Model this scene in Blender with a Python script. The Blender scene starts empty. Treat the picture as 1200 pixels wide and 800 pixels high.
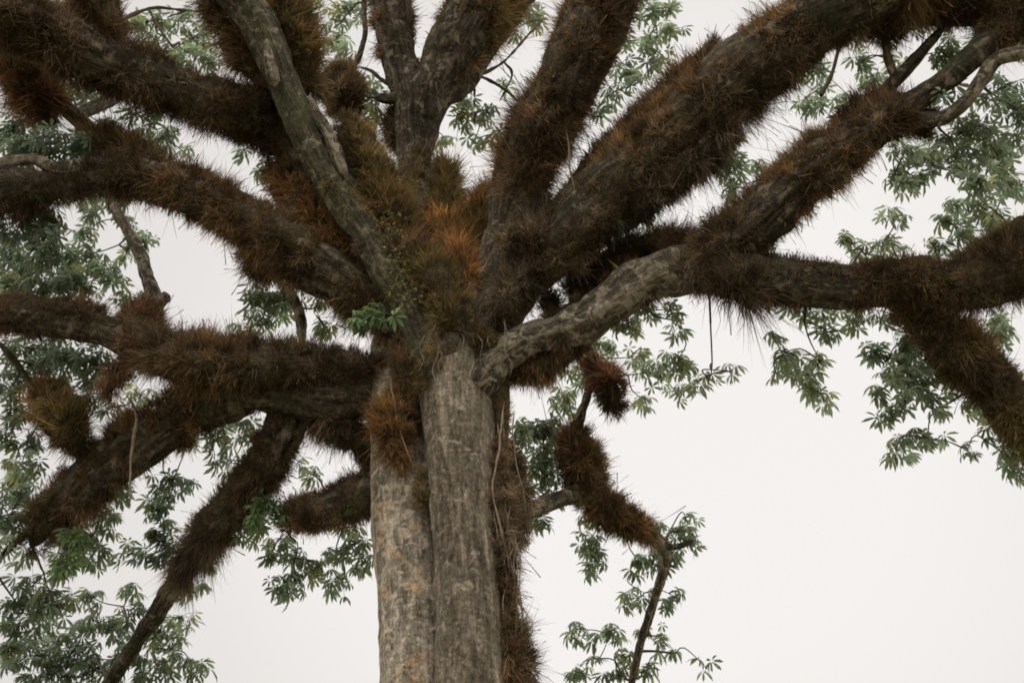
import bpy, math, random
import numpy as np
from mathutils import Vector

random.seed(7)
rng = np.random.default_rng(11)
scene = bpy.context.scene
col = scene.collection

# ------------------------------------------------------------------ camera
PITCH = math.radians(40.0)
FPX = 1200 * 35.0 / 36.0
CAMZ = 1.6
cam_d = bpy.data.cameras.new('camera')
cam_d.lens = 35.0
cam_d.sensor_width = 36.0
cam_d.clip_end = 4000
cam = bpy.data.objects.new('camera', cam_d)
cam.location = (0, 0, CAMZ)
cam.rotation_euler = (math.radians(90) + PITCH, 0, 0)
col.objects.link(cam)
scene.camera = cam
cp, sp = math.cos(PITCH), math.sin(PITCH)


def at(px, py, Y):
    """World point on the sight line of photo position (px, py) standing at distance Y along the ground."""
    a = (px - 600) / FPX
    b = (400 - py) / FPX
    dy = cp - b * sp
    dz = sp + b * cp
    t = Y / dy                       # t = depth along the view axis
    return np.array([a * t, Y, CAMZ + dz * t]), t


def radius(hw, t):
    return hw / FPX * t


# ------------------------------------------------------------------ noise
_perm = np.random.default_rng(3).random(65536)


def vnoise(p):
    p = np.asarray(p, dtype=np.float64)
    i = np.floor(p).astype(np.int64)
    f = p - i
    f = f * f * (3 - 2 * f)

    def h(x, y, z):
        return _perm[(x * 73856093 ^ y * 19349663 ^ z * 83492791) & 65535]
    x, y, z = i[..., 0], i[..., 1], i[..., 2]
    fx, fy, fz = f[..., 0], f[..., 1], f[..., 2]
    c = 0
    for dx in (0, 1):
        for dy in (0, 1):
            for dz in (0, 1):
                w = (fx if dx else 1 - fx) * (fy if dy else 1 - fy) * (fz if dz else 1 - fz)
                c = c + w * h(x + dx, y + dy, z + dz)
    return c


def fbm(p, oct=3):
    p = np.asarray(p)
    s, a, tot = 0, 1.0, 0
    for k in range(oct):
        s = s + a * vnoise(p * (2 ** k) + 17.3 * k)
        tot += a
        a *= 0.5
    return s / tot


# ------------------------------------------------------------------ mesh helper
def make_obj(name, verts, faces_list, mats, parent=None, origin=None, smooth=True, vcol=None, vec=None, fmat=None):
    """faces_list: list of (n, k) index arrays (k = 3 or 4)."""
    verts = np.asarray(verts, dtype=np.float32)
    if origin is not None:
        verts = verts - np.asarray(origin, dtype=np.float32)
    me = bpy.data.meshes.new(name)
    nv = len(verts)
    me.vertices.add(nv)
    me.vertices.foreach_set('co', verts.ravel())
    loops = np.concatenate([np.asarray(f, dtype=np.int32).ravel() for f in faces_list])
    tot = np.concatenate([np.full(len(f), np.asarray(f).shape[1], dtype=np.int32) for f in faces_list])
    start = np.concatenate([[0], np.cumsum(tot)[:-1]]).astype(np.int32)
    me.loops.add(len(loops))
    me.loops.foreach_set('vertex_index', loops)
    me.polygons.add(len(tot))
    me.polygons.foreach_set('loop_start', start)
    me.polygons.foreach_set('loop_total', tot)
    me.polygons.foreach_set('use_smooth', np.full(len(tot), smooth, dtype=bool))
    for m in (mats if isinstance(mats, (list, tuple)) else [mats]):
        me.materials.append(m)
    if fmat is not None:
        me.polygons.foreach_set('material_index', np.asarray(fmat, dtype=np.int32))
    if vcol is not None:
        a = me.attributes.new('tint', 'FLOAT_COLOR', 'POINT')
        c = np.ones((nv, 4), dtype=np.float32)
        c[:, :3] = vcol
        a.data.foreach_set('color', c.ravel())
    if vec is not None:
        a = me.attributes.new('tubeco', 'FLOAT_VECTOR', 'POINT')
        a.data.foreach_set('vector', np.asarray(vec, dtype=np.float32).ravel())
    me.update(calc_edges=True)
    me.validate()
    o = bpy.data.objects.new(name, me)
    col.objects.link(o)
    if parent is not None:
        o.parent = parent
    return o


def tag(o, label=None, cat=None, group=None, kind=None):
    if label:
        o['label'] = label
    if cat:
        o['category'] = cat
    if group:
        o['group'] = group
    if kind:
        o['kind'] = kind
    return o


# ------------------------------------------------------------------ curves
def catmull(P, step):
    """P: (n,4) xyz+r -> resampled rows."""
    P = np.asarray(P, dtype=np.float64)
    if len(P) == 2:
        P = np.vstack([P[0], (P[0] + P[1]) / 2, P[1]])
    Q = np.vstack([2 * P[0] - P[1], P, 2 * P[-1] - P[-2]])
    Q[0, 3] = P[0, 3]
    Q[-1, 3] = P[-1, 3]
    out = []
    for i in range(1, len(Q) - 2):
        p0, p1, p2, p3 = Q[i - 1], Q[i], Q[i + 1], Q[i + 2]
        n = max(2, int(np.linalg.norm(p2[:3] - p1[:3]) / step))
        t = np.linspace(0, 1, n, endpoint=False)[:, None]
        out.append(0.5 * ((2 * p1) + (-p0 + p2) * t + (2 * p0 - 5 * p1 + 4 * p2 - p3) * t ** 2 + (-p0 + 3 * p1 - 3 * p2 + p3) * t ** 3))
    out.append(P[-1:])
    C = np.vstack(out)
    C[:, 3] = np.maximum(C[:, 3], 0.002)
    return C


def frames(C):
    n = len(C)
    T = np.gradient(C[:, :3], axis=0)
    T /= np.linalg.norm(T, axis=1)[:, None] + 1e-9
    U = np.zeros((n, 3))
    ref = np.array([0, 0, 1.0]) if abs(T[0, 2]) < 0.9 else np.array([1.0, 0, 0])
    u = np.cross(ref, T[0])
    u /= np.linalg.norm(u)
    for i in range(n):
        u = u - T[i] * np.dot(u, T[i])
        u /= np.linalg.norm(u) + 1e-9
        U[i] = u
    W = np.cross(T, U)
    return T, U, W


def px_path(pts):
    """(px, py, Y, half width in photo pixels) -> xyz r"""
    out = []
    for px, py, Y, hw in pts:
        p, t = at(px, py, Y)
        out.append([p[0], p[1], p[2], radius(hw, t)])
    return np.array(out)


def tube(C, N, lump=0.0, lump_f=1.0, fine=0.0, fine_f=5.0, flute=0.0, cap0=False, cap1=True):
    T, U, W = frames(C)
    n = len(C)
    a = np.linspace(0, 2 * math.pi, N, endpoint=False)
    ca, sa = np.cos(a), np.sin(a)
    dirs = ca[None, :, None] * U[:, None, :] + sa[None, :, None] * W[:, None, :]
    r = C[:, 3][:, None] * np.ones((1, N))
    base = C[:, None, :3] + dirs * r[..., None]
    rr = r.copy()
    if lump:
        rr += r * lump * 2 * (fbm(base * lump_f + 5.0, 3) - 0.5)
    if fine:
        rr += fine * 2 * (fbm(base * fine_f + 31.0, 2) - 0.5)
    if flute:
        s = np.concatenate([[0], np.cumsum(np.linalg.norm(np.diff(C[:, :3], axis=0), axis=1))])
        fl = np.stack([ca[None, :] * 1.6 + 0 * s[:, None], sa[None, :] * 1.6 + 0 * s[:, None], 0.16 * s[:, None] + 0 * a[None, :]], -1)
        rr += r * flute * 2 * (fbm(fl + 9.0, 2) - 0.5)
    if cap1:
        k = min(5, n // 3)
        for j in range(k):
            rr[n - 1 - j] *= math.sqrt(max(0.02, 1 - (1 - j / k) ** 2))
    if cap0:
        k = min(5, n // 3)
        for j in range(k):
            rr[j] *= math.sqrt(max(0.02, 1 - (1 - j / k) ** 2))
    V = C[:, None, :3] + dirs * rr[..., None]
    s = np.concatenate([[0], np.cumsum(np.linalg.norm(np.diff(C[:, :3], axis=0), axis=1))])
    vec = np.stack([ca[None, :] * r, sa[None, :] * r, s[:, None] + 0 * r], -1)
    idx = np.arange(n * N).reshape(n, N)
    nx = np.roll(idx, -1, axis=1)
    F = np.stack([idx[:-1], nx[:-1], nx[1:], idx[1:]], -1).reshape(-1, 4)
    return V.reshape(-1, 3), F, vec.reshape(-1, 3)


# ------------------------------------------------------------------ materials
def new_mat(name):
    m = bpy.data.materials.new(name)
    m.use_nodes = True
    nt = m.node_tree
    nt.nodes.clear()
    out = nt.nodes.new('ShaderNodeOutputMaterial')
    return m, nt, out


def N(nt, typ, **kw):
    n = nt.nodes.new(typ)
    for k, v in kw.items():
        if k.startswith('i_'):
            n.inputs[k[2:].replace('_', ' ')].default_value = v
        else:
            setattr(n, k, v)
    return n


def ramp(nt, stops, fac=None):
    r = nt.nodes.new('ShaderNodeValToRGB')
    el = r.color_ramp.elements
    while len(el) < len(stops):
        el.new(0.5)
    for e, (p, c) in zip(el, stops):
        e.position = p
        e.color = (*c, 1) if len(c) == 3 else c
    if fac is not None:
        nt.links.new(fac, r.inputs['Fac'])
    return r


def mixc(nt, fac, a, b, mode='MIX'):
    m = nt.nodes.new('ShaderNodeMix')
    m.data_type = 'RGBA'
    m.blend_type = mode
    if isinstance(fac, (int, float)):
        m.inputs[0].default_value = fac
    else:
        nt.links.new(fac, m.inputs[0])
    for v, s in ((a, 6), (b, 7)):
        if isinstance(v, (tuple, list)):
            m.inputs[s].default_value = (*v, 1)
        else:
            nt.links.new(v, m.inputs[s])
    return m.outputs[2]


def bark_mat(name, dark, mid, pale, pale_amt, moss=(0.05, 0.055, 0.03), moss_amt=0.4, orange=False, bump=0.6):
    m, nt, out = new_mat(name)
    L = nt.links.new
    at_ = N(nt, 'ShaderNodeAttribute', attribute_name='tubeco')
    geo = N(nt, 'ShaderNodeNewGeometry')
    mp = N(nt, 'ShaderNodeMapping')
    mp.inputs['Scale'].default_value = (1, 1, 0.12)
    L(at_.outputs['Vector'], mp.inputs['Vector'])
    streak = N(nt, 'ShaderNodeTexNoise', i_Scale=13.0, i_Detail=6.0, i_Roughness=0.72)
    L(mp.outputs[0], streak.inputs['Vector'])
    mp2 = N(nt, 'ShaderNodeMapping')
    mp2.inputs['Scale'].default_value = (1.4, 1.4, 3.2)
    L(at_.outputs['Vector'], mp2.inputs['Vector'])
    rings = N(nt, 'ShaderNodeTexNoise', i_Scale=6.0, i_Detail=4.0, i_Roughness=0.7)
    L(mp2.outputs[0], rings.inputs['Vector'])
    fine = N(nt, 'ShaderNodeTexNoise', i_Scale=15.0, i_Detail=6.0, i_Roughness=0.8)
    L(geo.outputs['Position'], fine.inputs['Vector'])
    big = N(nt, 'ShaderNodeTexNoise', i_Scale=1.3, i_Detail=5.0, i_Roughness=0.62)
    L(geo.outputs['Position'], big.inputs['Vector'])
    blotch = N(nt, 'ShaderNodeTexNoise', i_Scale=5.0, i_Detail=6.0, i_Roughness=0.68, i_Distortion=0.6)
    L(geo.outputs['Position'], blotch.inputs['Vector'])
    base = ramp(nt, [(0.38, tuple(c * 0.7 for c in dark)), (0.48, dark), (0.58, mid), (0.74, tuple(min(1, c * 1.5) for c in mid))], streak.outputs['Fac']).outputs[0]
    rr = ramp(nt, [(0.34, (0.62, 0.60, 0.58)), (0.62, (1.15, 1.15, 1.15))], rings.outputs['Fac']).outputs[0]
    base = mixc(nt, 0.7, base, rr, 'MULTIPLY')
    ff = ramp(nt, [(0.36, (0.3, 0.29, 0.28)), (0.5, (0.9, 0.9, 0.9)), (0.66, (1.55, 1.52, 1.48))], fine.outputs['Fac']).outputs[0]
    base = mixc(nt, 0.8, base, ff, 'MULTIPLY')
    mpb = N(nt, 'ShaderNodeMapping')
    mpb.inputs['Scale'].default_value = (1, 1, 0.05)
    L(at_.outputs['Vector'], mpb.inputs['Vector'])
    band = N(nt, 'ShaderNodeTexNoise', i_Scale=3.4, i_Detail=3.0, i_Roughness=0.6)
    L(mpb.outputs[0], band.inputs['Vector'])
    bf = ramp(nt, [(0.38, (0.5, 0.49, 0.47)), (0.60, (1.2, 1.2, 1.2))], band.outputs['Fac']).outputs[0]
    base = mixc(nt, 0.8, base, bf, 'MULTIPLY')
    mpc = N(nt, 'ShaderNodeMapping')
    mpc.inputs['Scale'].default_value = (1, 1, 0.16)
    wob = N(nt, 'ShaderNodeVectorMath', operation='MULTIPLY_ADD')
    L(fine.outputs['Color'], wob.inputs[0])
    wob.inputs[1].default_value = (0.03, 0.03, 0.25)
    L(at_.outputs['Vector'], wob.inputs[2])
    L(wob.outputs[0], mpc.inputs['Vector'])
    crk = N(nt, 'ShaderNodeTexVoronoi', feature='DISTANCE_TO_EDGE', i_Scale=8.0)
    L(mpc.outputs[0], crk.inputs['Vector'])
    cf = ramp(nt, [(0.0, (0.35, 0.33, 0.31)), (0.09, (1, 1, 1))], crk.outputs['Distance']).outputs[0]
    base = mixc(nt, 0.5, base, cf, 'MULTIPLY')
    pf = ramp(nt, [(0.56 - pale_amt * 0.12, (0, 0, 0)), (0.64 - pale_amt * 0.1, (1, 1, 1))], blotch.outputs['Fac']).outputs[0]
    pfm = N(nt, 'ShaderNodeMath', operation='MULTIPLY')
    L(pf, pfm.inputs[0])
    pfm.inputs[1].default_value = 0.75
    base = mixc(nt, pfm.outputs[0], base, mixc(nt, 0.6, pale, ff, 'MULTIPLY'))
    mf = ramp(nt, [(0.5, (0, 0, 0)), (0.66, (1, 1, 1))], big.outputs['Fac']).outputs[0]
    mm = N(nt, 'ShaderNodeMath', operation='MULTIPLY')
    L(mf, mm.inputs[0])
    mm.inputs[1].default_value = moss_amt
    base = mixc(nt, mm.outputs[0], base, mixc(nt, 0.7, moss, ff, 'MULTIPLY'))
    if orange:
        on = N(nt, 'ShaderNodeTexNoise', i_Scale=1.7, i_Detail=6.0, i_Roughness=0.6, i_Distortion=0.8)
        mp3 = N(nt, 'ShaderNodeMapping')
        mp3.inputs['Location'].default_value = (3.1, 0.4, 7.7)
        mp3.inputs['Scale'].default_value = (1, 1, 1.3)
        L(geo.outputs['Position'], mp3.inputs['Vector'])
        L(mp3.outputs[0], on.inputs['Vector'])
        of0 = ramp(nt, [(0.54, (0, 0, 0)), (0.62, (0.9, 0.9, 0.9))], on.outputs['Fac']).outputs[0]
        og = ramp(nt, [(0.42, (0.1, 0.1, 0.1)), (0.58, (0.9, 0.9, 0.9))], fine.outputs['Fac']).outputs[0]
        of = mixc(nt, 1.0, of0, og, 'MULTIPLY')
        base = mixc(nt, of, base, mixc(nt, 0.8, (0.44, 0.27, 0.14), ff, 'MULTIPLY'))
    bs = N(nt, 'ShaderNodeBsdfPrincipled', i_Roughness=0.95)
    bs.inputs['Specular IOR Level'].default_value = 0.1
    L(base, bs.inputs['Base Color'])
    add = N(nt, 'ShaderNodeMath', operation='ADD')
    L(streak.outputs['Fac'], add.inputs[0])
    add2 = N(nt, 'ShaderNodeMath', operation='MULTIPLY_ADD')
    L(fine.outputs['Fac'], add2.inputs[0])
    add2.inputs[1].default_value = 0.5
    L(blotch.outputs['Fac'], add2.inputs[2])
    L(add2.outputs[0], add.inputs[1])
    bp = N(nt, 'ShaderNodeBump', i_Strength=bump, i_Distance=0.10)
    add3 = N(nt, 'ShaderNodeMath', operation='MULTIPLY_ADD')
    L(cf, add3.inputs[0])
    add3.inputs[1].default_value = 0.25
    L(add.outputs[0], add3.inputs[2])
    L(add3.outputs[0], bp.inputs['Height'])
    L(bp.outputs[0], bs.inputs['Normal'])
    L(bs.outputs[0], out.inputs['Surface'])
    return m


def leafy_mat(name, trans, rough=0.6, tmul=(1.0, 1.0, 1.0), spec=0.2):
    """diffuse + translucent blades tinted by the per-blade colour."""
    m, nt, out = new_mat(name)
    L = nt.links.new
    a = N(nt, 'ShaderNodeAttribute', attribute_name='tint')
    bs = N(nt, 'ShaderNodeBsdfPrincipled', i_Roughness=rough)
    bs.inputs['Specular IOR Level'].default_value = spec
    L(a.outputs['Color'], bs.inputs['Base Color'])
    tr = N(nt, 'ShaderNodeBsdfTranslucent')
    tc = mixc(nt, 1.0, a.outputs['Color'], tmul, 'MULTIPLY')
    L(tc, tr.inputs['Color'])
    mx = N(nt, 'ShaderNodeMixShader')
    mx.inputs[0].default_value = trans
    L(bs.outputs[0], mx.inputs[1])
    L(tr.outputs[0], mx.inputs[2])
    L(mx.outputs[0], out.inputs['Surface'])
    return m


def mat_mat():
    m, nt, out = new_mat('epiphyte root mat')
    L = nt.links.new
    geo = N(nt, 'ShaderNodeNewGeometry')
    n1 = N(nt, 'ShaderNodeTexNoise', i_Scale=22.0, i_Detail=6.0, i_Roughness=0.75)
    L(geo.outputs['Position'], n1.inputs['Vector'])
    n2 = N(nt, 'ShaderNodeTexNoise', i_Scale=4.0, i_Detail=6.0, i_Roughness=0.7)
    L(geo.outputs['Position'], n2.inputs['Vector'])
    c = ramp(nt, [(0.3, (0.035, 0.027, 0.02)), (0.5, (0.10, 0.078, 0.054)), (0.72, (0.21, 0.165, 0.115))], n1.outputs['Fac']).outputs[0]
    c2 = ramp(nt, [(0.35, (0.5, 0.46, 0.42)), (0.5, (1, 1, 1)), (0.62, (1.0, 1.05, 0.75)), (0.7, (1.6, 1.4, 1.15))], n2.outputs['Fac']).outputs[0]
    c = mixc(nt, 1.0, c, c2, 'MULTIPLY')
    bs = N(nt, 'ShaderNodeBsdfPrincipled', i_Roughness=1.0)
    bs.inputs['Specular IOR Level'].default_value = 0.0
    L(c, bs.inputs['Base Color'])
    bp = N(nt, 'ShaderNodeBump', i_Strength=1.0, i_Distance=0.08)
    L(n1.outputs['Fac'], bp.inputs['Height'])
    L(bp.outputs[0], bs.inputs['Normal'])
    L(bs.outputs[0], out.inputs['Surface'])
    return m


def plain_mat(name, c, var=0.3, scale=20):
    m, nt, out = new_mat(name)
    L = nt.links.new
    geo = N(nt, 'ShaderNodeNewGeometry')
    n1 = N(nt, 'ShaderNodeTexNoise', i_Scale=scale, i_Detail=5.0, i_Roughness=0.7)
    L(geo.outputs['Position'], n1.inputs['Vector'])
    lo = tuple(x * (1 - var) for x in c)
    hi = tuple(min(1, x * (1 + var)) for x in c)
    cc = ramp(nt, [(0.3, lo), (0.7, hi)], n1.outputs['Fac']).outputs[0]
    bs = N(nt, 'ShaderNodeBsdfPrincipled', i_Roughness=0.95)
    bs.inputs['Specular IOR Level'].default_value = 0.1
    L(cc, bs.inputs['Base Color'])
    L(bs.outputs[0], out.inputs['Surface'])
    return m


M_FRONT = bark_mat('grey fissured trunk bark', (0.185, 0.156, 0.116), (0.29, 0.246, 0.183), (0.36, 0.31, 0.235), 0.0, moss=(0.145, 0.135, 0.095), moss_amt=0.6)
M_REAR = bark_mat('pale mottled trunk bark', (0.27, 0.235, 0.187), (0.38, 0.335, 0.268), (0.52, 0.455, 0.36), 0.4, moss=(0.20, 0.175, 0.12), moss_amt=0.4, orange=True)
M_LIMB = bark_mat('dark limb bark', (0.06, 0.05, 0.038), (0.12, 0.10, 0.074), (0.25, 0.21, 0.155), 0.2, moss=(0.05, 0.055, 0.028), moss_amt=0.6)
M_MOSS = bark_mat('greenish limb bark', (0.07, 0.062, 0.045), (0.13, 0.118, 0.08), (0.27, 0.24, 0.17), 0.25, moss=(0.075, 0.08, 0.042), moss_amt=0.8)
M_PALE = bark_mat('pale branch bark', (0.10, 0.085, 0.065), (0.24, 0.205, 0.15), (0.36, 0.31, 0.235), 0.45, moss=(0.13, 0.12, 0.08), moss_amt=0.4)
M_TWIG = plain_mat('twig bark', (0.075, 0.06, 0.045))
M_ROOTMAT = mat_mat()
M_BLADE = leafy_mat('epiphyte blades', 0.48, 0.75, (1.27, 1.0, 0.78), 0.12)
M_LEAF = leafy_mat('kapok leaves', 0.55, 0.45, (1.15, 1.2, 0.95), 0.35)
M_ROOT = plain_mat('aerial root', (0.20, 0.16, 0.115), 0.45, 12)

# ------------------------------------------------------------------ setting: ground
gm, gnt, gout = new_mat('grass ground')
ggeo = N(gnt, 'ShaderNodeNewGeometry')
gn = N(gnt, 'ShaderNodeTexNoise', i_Scale=0.8, i_Detail=8.0, i_Roughness=0.7)
gnt.links.new(ggeo.outputs['Position'], gn.inputs['Vector'])
gc = ramp(gnt, [(0.3, (0.10, 0.11, 0.06)), (0.6, (0.20, 0.18, 0.11)), (0.8, (0.30, 0.25, 0.17))], gn.outputs['Fac']).outputs[0]
gb = N(gnt, 'ShaderNodeBsdfPrincipled', i_Roughness=1.0)
gnt.links.new(gc, gb.inputs['Base Color'])
gnt.links.new(gb.outputs[0], gout.inputs['Surface'])
S = 1500.0
make_obj_ground = make_obj('ground', [(-S, -S, 0), (S, -S, 0), (S, S, 0), (-S, S, 0)], [np.array([[0, 1, 2, 3]])], gm)
make_obj_ground['kind'] = 'structure'

# ------------------------------------------------------------------ the tree: stems and branches
base_pt, _ = at(550, 800, 12.0)
BASE = np.array([base_pt[0] - 0.1, 12.0, 0.0])
tree = bpy.data.objects.new('kapok_tree', None)
tree.location = BASE
col.objects.link(tree)
tag(tree, 'huge old kapok tree with twin grey stems, spreading shaggy limbs and drooping palmate leaves', 'tree')


def stem(pts, mat, Nn, label, foot=1.0, **kw):
    C = px_path(pts)
    # carry the stem on down to the soil with a flare
    d = C[0, :3] - C[1, :3]
    d = d / abs(d[2])
    foot_rows = []
    h = C[0, 2]
    for f, fl in ((1.0, 2.1), (0.93, 1.6), (0.8, 1.28), (0.5, 1.1), (0.25, 1.03)):
        p = C[0, :3] + d * h * f
        if f == 1.0:
            p[2] = -0.05
        foot_rows.append([p[0], p[1], p[2], C[0, 3] * fl])
    C = catmull(np.vstack([np.array(foot_rows), C]), 0.07)
    V, F, vec = tube(C, Nn, **kw)
    o = make_obj('trunk', V, [F], mat, tree, BASE, vec=vec)
    o['label'] = label
    return o


stem([(551, 800, 12.0, 39), (547, 690, 12.0, 37), (541, 590, 12.0, 37), (537, 520, 12.0, 40), (536, 450, 12.0, 46),
      (541, 400, 11.95, 46), (548, 350, 11.95, 40), (553, 310, 11.95, 26)], M_FRONT, 96,
     'grey finely fissured front stem', lump=0.09, lump_f=1.1, fine=0.02, fine_f=7, flute=0.2)
stem([(490, 800, 12.8, 45), (486, 690, 12.8, 43), (480, 600, 12.75, 45), (476, 530, 12.7, 43), (470, 465, 12.65, 36),
      (463, 420, 12.6, 30), (458, 385, 12.6, 22)], M_REAR, 96,
     'paler mottled rear stem with orange lichen', lump=0.10, lump_f=0.9, fine=0.02, fine_f=6, flute=0.16)
stem([(592, 800, 12.35, 17), (588, 690, 12.35, 17), (583, 590, 12.3, 15), (582, 520, 12.3, 14), (583, 450, 12.25, 13), (580, 400, 12.2, 8)], M_FRONT, 48,
     'narrow shaggy rib beside the front stem', lump=0.12, lump_f=1.2, fine=0.01, fine_f=7, flute=0.1)

BR = []   # (centreline pixels+Y, object)


def branch(pts, mat, label=None, Nn=40, lump=0.26, lf=1.7, cap0=True):
    C0 = px_path(pts)
    step = 0.08
    C = catmull(C0, step)
    # gentle crookedness
    w = (np.stack([fbm(C[:, :3] * 0.9 + k * 40, 2) for k in range(3)], 1) - 0.5)
    C[:, :3] += w * np.minimum(C[:, 3:4], 0.25) * 1.0
    V, F, vec = tube(C, Nn if C0[:, 3].max() > 0.15 else 16, lump=lump, lump_f=lf, fine=0.022, fine_f=7, flute=0.22, cap0=cap0)
    o = make_obj('branch', V, [F], mat, tree, BASE, vec=vec)
    if label:
        o['label'] = label
    pp = catmull(np.array(pts, dtype=float), 12.0) if False else np.array(pts, dtype=float)
    # dense pixel samples for finding where twigs spring from
    s = []
    for a, b in zip(pp[:-1], pp[1:]):
        for t in np.linspace(0, 1, 8, endpoint=False):
            s.append(a + (b - a) * t)
    s.append(pp[-1])
    BR.append((np.array(s), o))
    return o


A_ = [(535, 440, 11.9, 34), (490, 382, 11.7, 23), (443, 300, 11.3, 18), (380, 200, 10.7, 17.5), (343, 125, 10.2, 19), (311, 50, 9.6, 21), (280, 0, 9.2, 22), (259, -40, 8.9, 22), (242, -75, 8.7, 22)]
branch(A_, M_MOSS, 'bare backed grey limb rising to the upper edge')
branch([(405, 208, 10.7, 9), (390, 168, 10.4, 7), (372, 135, 10.15, 6), (362, 112, 10.0, 4)], M_PALE, 'short pale dead limb')
branch([(322, 102, 9.75, 9), (316, 70, 9.45, 6), (312, 45, 9.3, 3)], M_PALE, 'pale broken stub')
B_ = [(470, 350, 11.9, 26), (415, 255, 11.5, 30), (350, 170, 11.1, 32), (300, 140, 10.8, 32), (230, 115, 10.3, 31), (150, 85, 9.7, 31), (80, 55, 9.2, 33), (0, 15, 8.6, 36), (-70, -25, 8.2, 38)]
B_ = [(a, b, c, d * 0.86) for a, b, c, d in B_]
branch(B_, M_LIMB)
branch([(118, 95, 9.75, 20), (113, 40, 9.3, 20), (108, -20, 8.8, 20), (104, -60, 8.5, 20)], M_LIMB)
C_ = [(490, 395, 12.1, 30), (430, 345, 11.9, 31), (370, 310, 11.6, 31), (300, 265, 11.3, 29), (230, 228, 11.0, 28), (160, 203, 10.7, 25), (100, 208, 10.5, 20), (50, 220, 10.3, 24), (0, 225, 10.1, 28), (-60, 235, 9.9, 30)]
C_ = [(a, b, c, d * 0.86) for a, b, c, d in C_]
branch(C_, M_LIMB)
branch([(150, 200, 10.55, 8), (110, 192, 10.35, 8), (80, 196, 10.2, 9), (62, 195, 10.1, 9), (45, 186, 10.05, 7), (20, 189, 10.0, 6), (-20, 197, 9.9, 6)], M_PALE, 'knobbly bare pale branch')
branch([(140, 172, 10.9, 9), (108, 155, 10.8, 9), (88, 138, 10.6, 9), (60, 112, 10.3, 9), (25, 75, 9.9, 9), (-10, 50, 9.6, 9)], M_PALE)
branch([(86, 142, 10.6, 7), (98, 132, 10.7, 8), (115, 125, 10.85, 8), (132, 116, 11.0, 8), (150, 104, 11.1, 7)], M_PALE)
branch([(188, 385, 12.1, 9), (180, 350, 12.2, 8.5), (174, 325, 12.3, 8), (167, 302, 12.4, 7.5), (152, 277, 12.5, 6.5), (138, 250, 12.6, 5.5), (128, 228, 12.7, 4)], M_PALE, 'crooked bare pale branch against the sky')
branch([(182, 372, 12.1, 7), (188, 356, 12.05, 7), (194, 348, 12.0, 8), (197, 344, 12.0, 7)], M_PALE, 'sawn pale stub')
branch([(357, 400, 12.5, 6.5), (352, 368, 12.6, 6.5), (343, 347, 12.7, 6), (334, 332, 12.8, 5.5), (316, 325, 12.9, 4.5)], M_PALE, 'bent pale branch among leaves')
D_ = [(480, 455, 12.7, 26), (430, 462, 12.55, 25), (390, 462, 12.4, 26), (340, 453, 12.3, 28), (280, 440, 12.2, 29), (220, 425, 12.1, 27), (165, 405, 12.0, 23), (120, 388, 11.9, 18), (60, 378, 11.8, 17), (0, 370, 11.7, 17), (-60, 366, 11.6, 17)]
branch(D_, M_LIMB, 'long level limb with bare underside')
DD_ = [(300, 450, 12.4, 24), (240, 470, 12.7, 27), (190, 500, 13.1, 27), (140, 535, 13.5, 27), (95, 570, 13.9, 25), (60, 605, 14.3, 19), (36, 642, 14.7, 9)]
branch(DD_, M_LIMB)
branch([(105, 535, 13.4, 7), (62, 503, 13.2, 6), (38, 455, 13.0, 4.5), (20, 425, 12.8, 4), (-5, 396, 12.6, 3.5)], M_LIMB)
branch([(45, 615, 14.4, 5), (22, 632, 14.6, 4), (-5, 660, 14.9, 3)], M_LIMB)
E_ = [(345, 460, 12.5, 20), (325, 520, 13.0, 22), (295, 570, 13.7, 20), (262, 605, 14.3, 18), (228, 645, 15.0, 15), (205, 682, 15.6, 11.5), (185, 715, 16.2, 10.5), (160, 750, 16.8, 9.5), (130, 800, 17.6, 9), (105, 840, 18.3, 9)]
branch(E_, M_LIMB, 'drooping far limb with bare tapering end')
F_ = [(460, 570, 12.9, 20), (405, 588, 13.3, 20), (360, 600, 13.7, 17), (335, 608, 14.0, 10)]
branch(F_, M_LIMB)
G_ = [(530, 370, 12.1, 26), (505, 290, 12.0, 20), (493, 240, 11.9, 18), (489, 190, 11.8, 19), (490, 140, 11.6, 25), (480, 95, 11.35, 23), (466, 55, 11.1, 21), (458, 20, 10.9, 20), (450, -40, 10.6, 20)]
branch(G_, M_LIMB, 'upright middle limb')
G2_ = [(492, 160, 11.7, 20), (506, 110, 11.3, 27), (530, 65, 11.0, 36), (562, 15, 10.6, 40), (600, -45, 10.2, 40)]
branch(G2_, M_LIMB)
branch([(478, 112, 11.4, 8), (455, 116, 11.4, 7), (438, 114, 11.4, 4)], M_LIMB)
branch([(412, 85, 11.6, 3), (422, 62, 11.5, 3.2), (428, 35, 11.4, 3.5), (427, 0, 11.3, 3.5), (424, -30, 11.2, 3.5)], M_LIMB)
H_ = [(548, 455, 11.98, 26), (560, 400, 11.9, 31), (572, 350, 11.7, 31), (585, 300, 11.4, 29), (602, 235, 11.0, 32), (625, 175, 10.5, 37), (655, 115, 10.0, 40), (685, 55, 9.5, 43), (708, 0, 9.1, 44), (725, -50, 8.7, 44)]
H_ = [(a, b, c, d * 0.88) for a, b, c, d in H_]
branch(H_, M_LIMB)
I_ = [(545, 470, 11.98, 28), (565, 405, 11.85, 33), (592, 352, 11.6, 33), (625, 312, 11.4, 34), (680, 262, 10.9, 37), (740, 205, 10.3, 40), (800, 150, 9.8, 41), (860, 98, 9.2, 41), (920, 52, 8.7, 38), (980, 15, 8.2, 34), (1060, -20, 7.8, 32), (1130, -40, 7.5, 32)]
branch(I_, M_LIMB, 'massive slanting limb')
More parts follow.
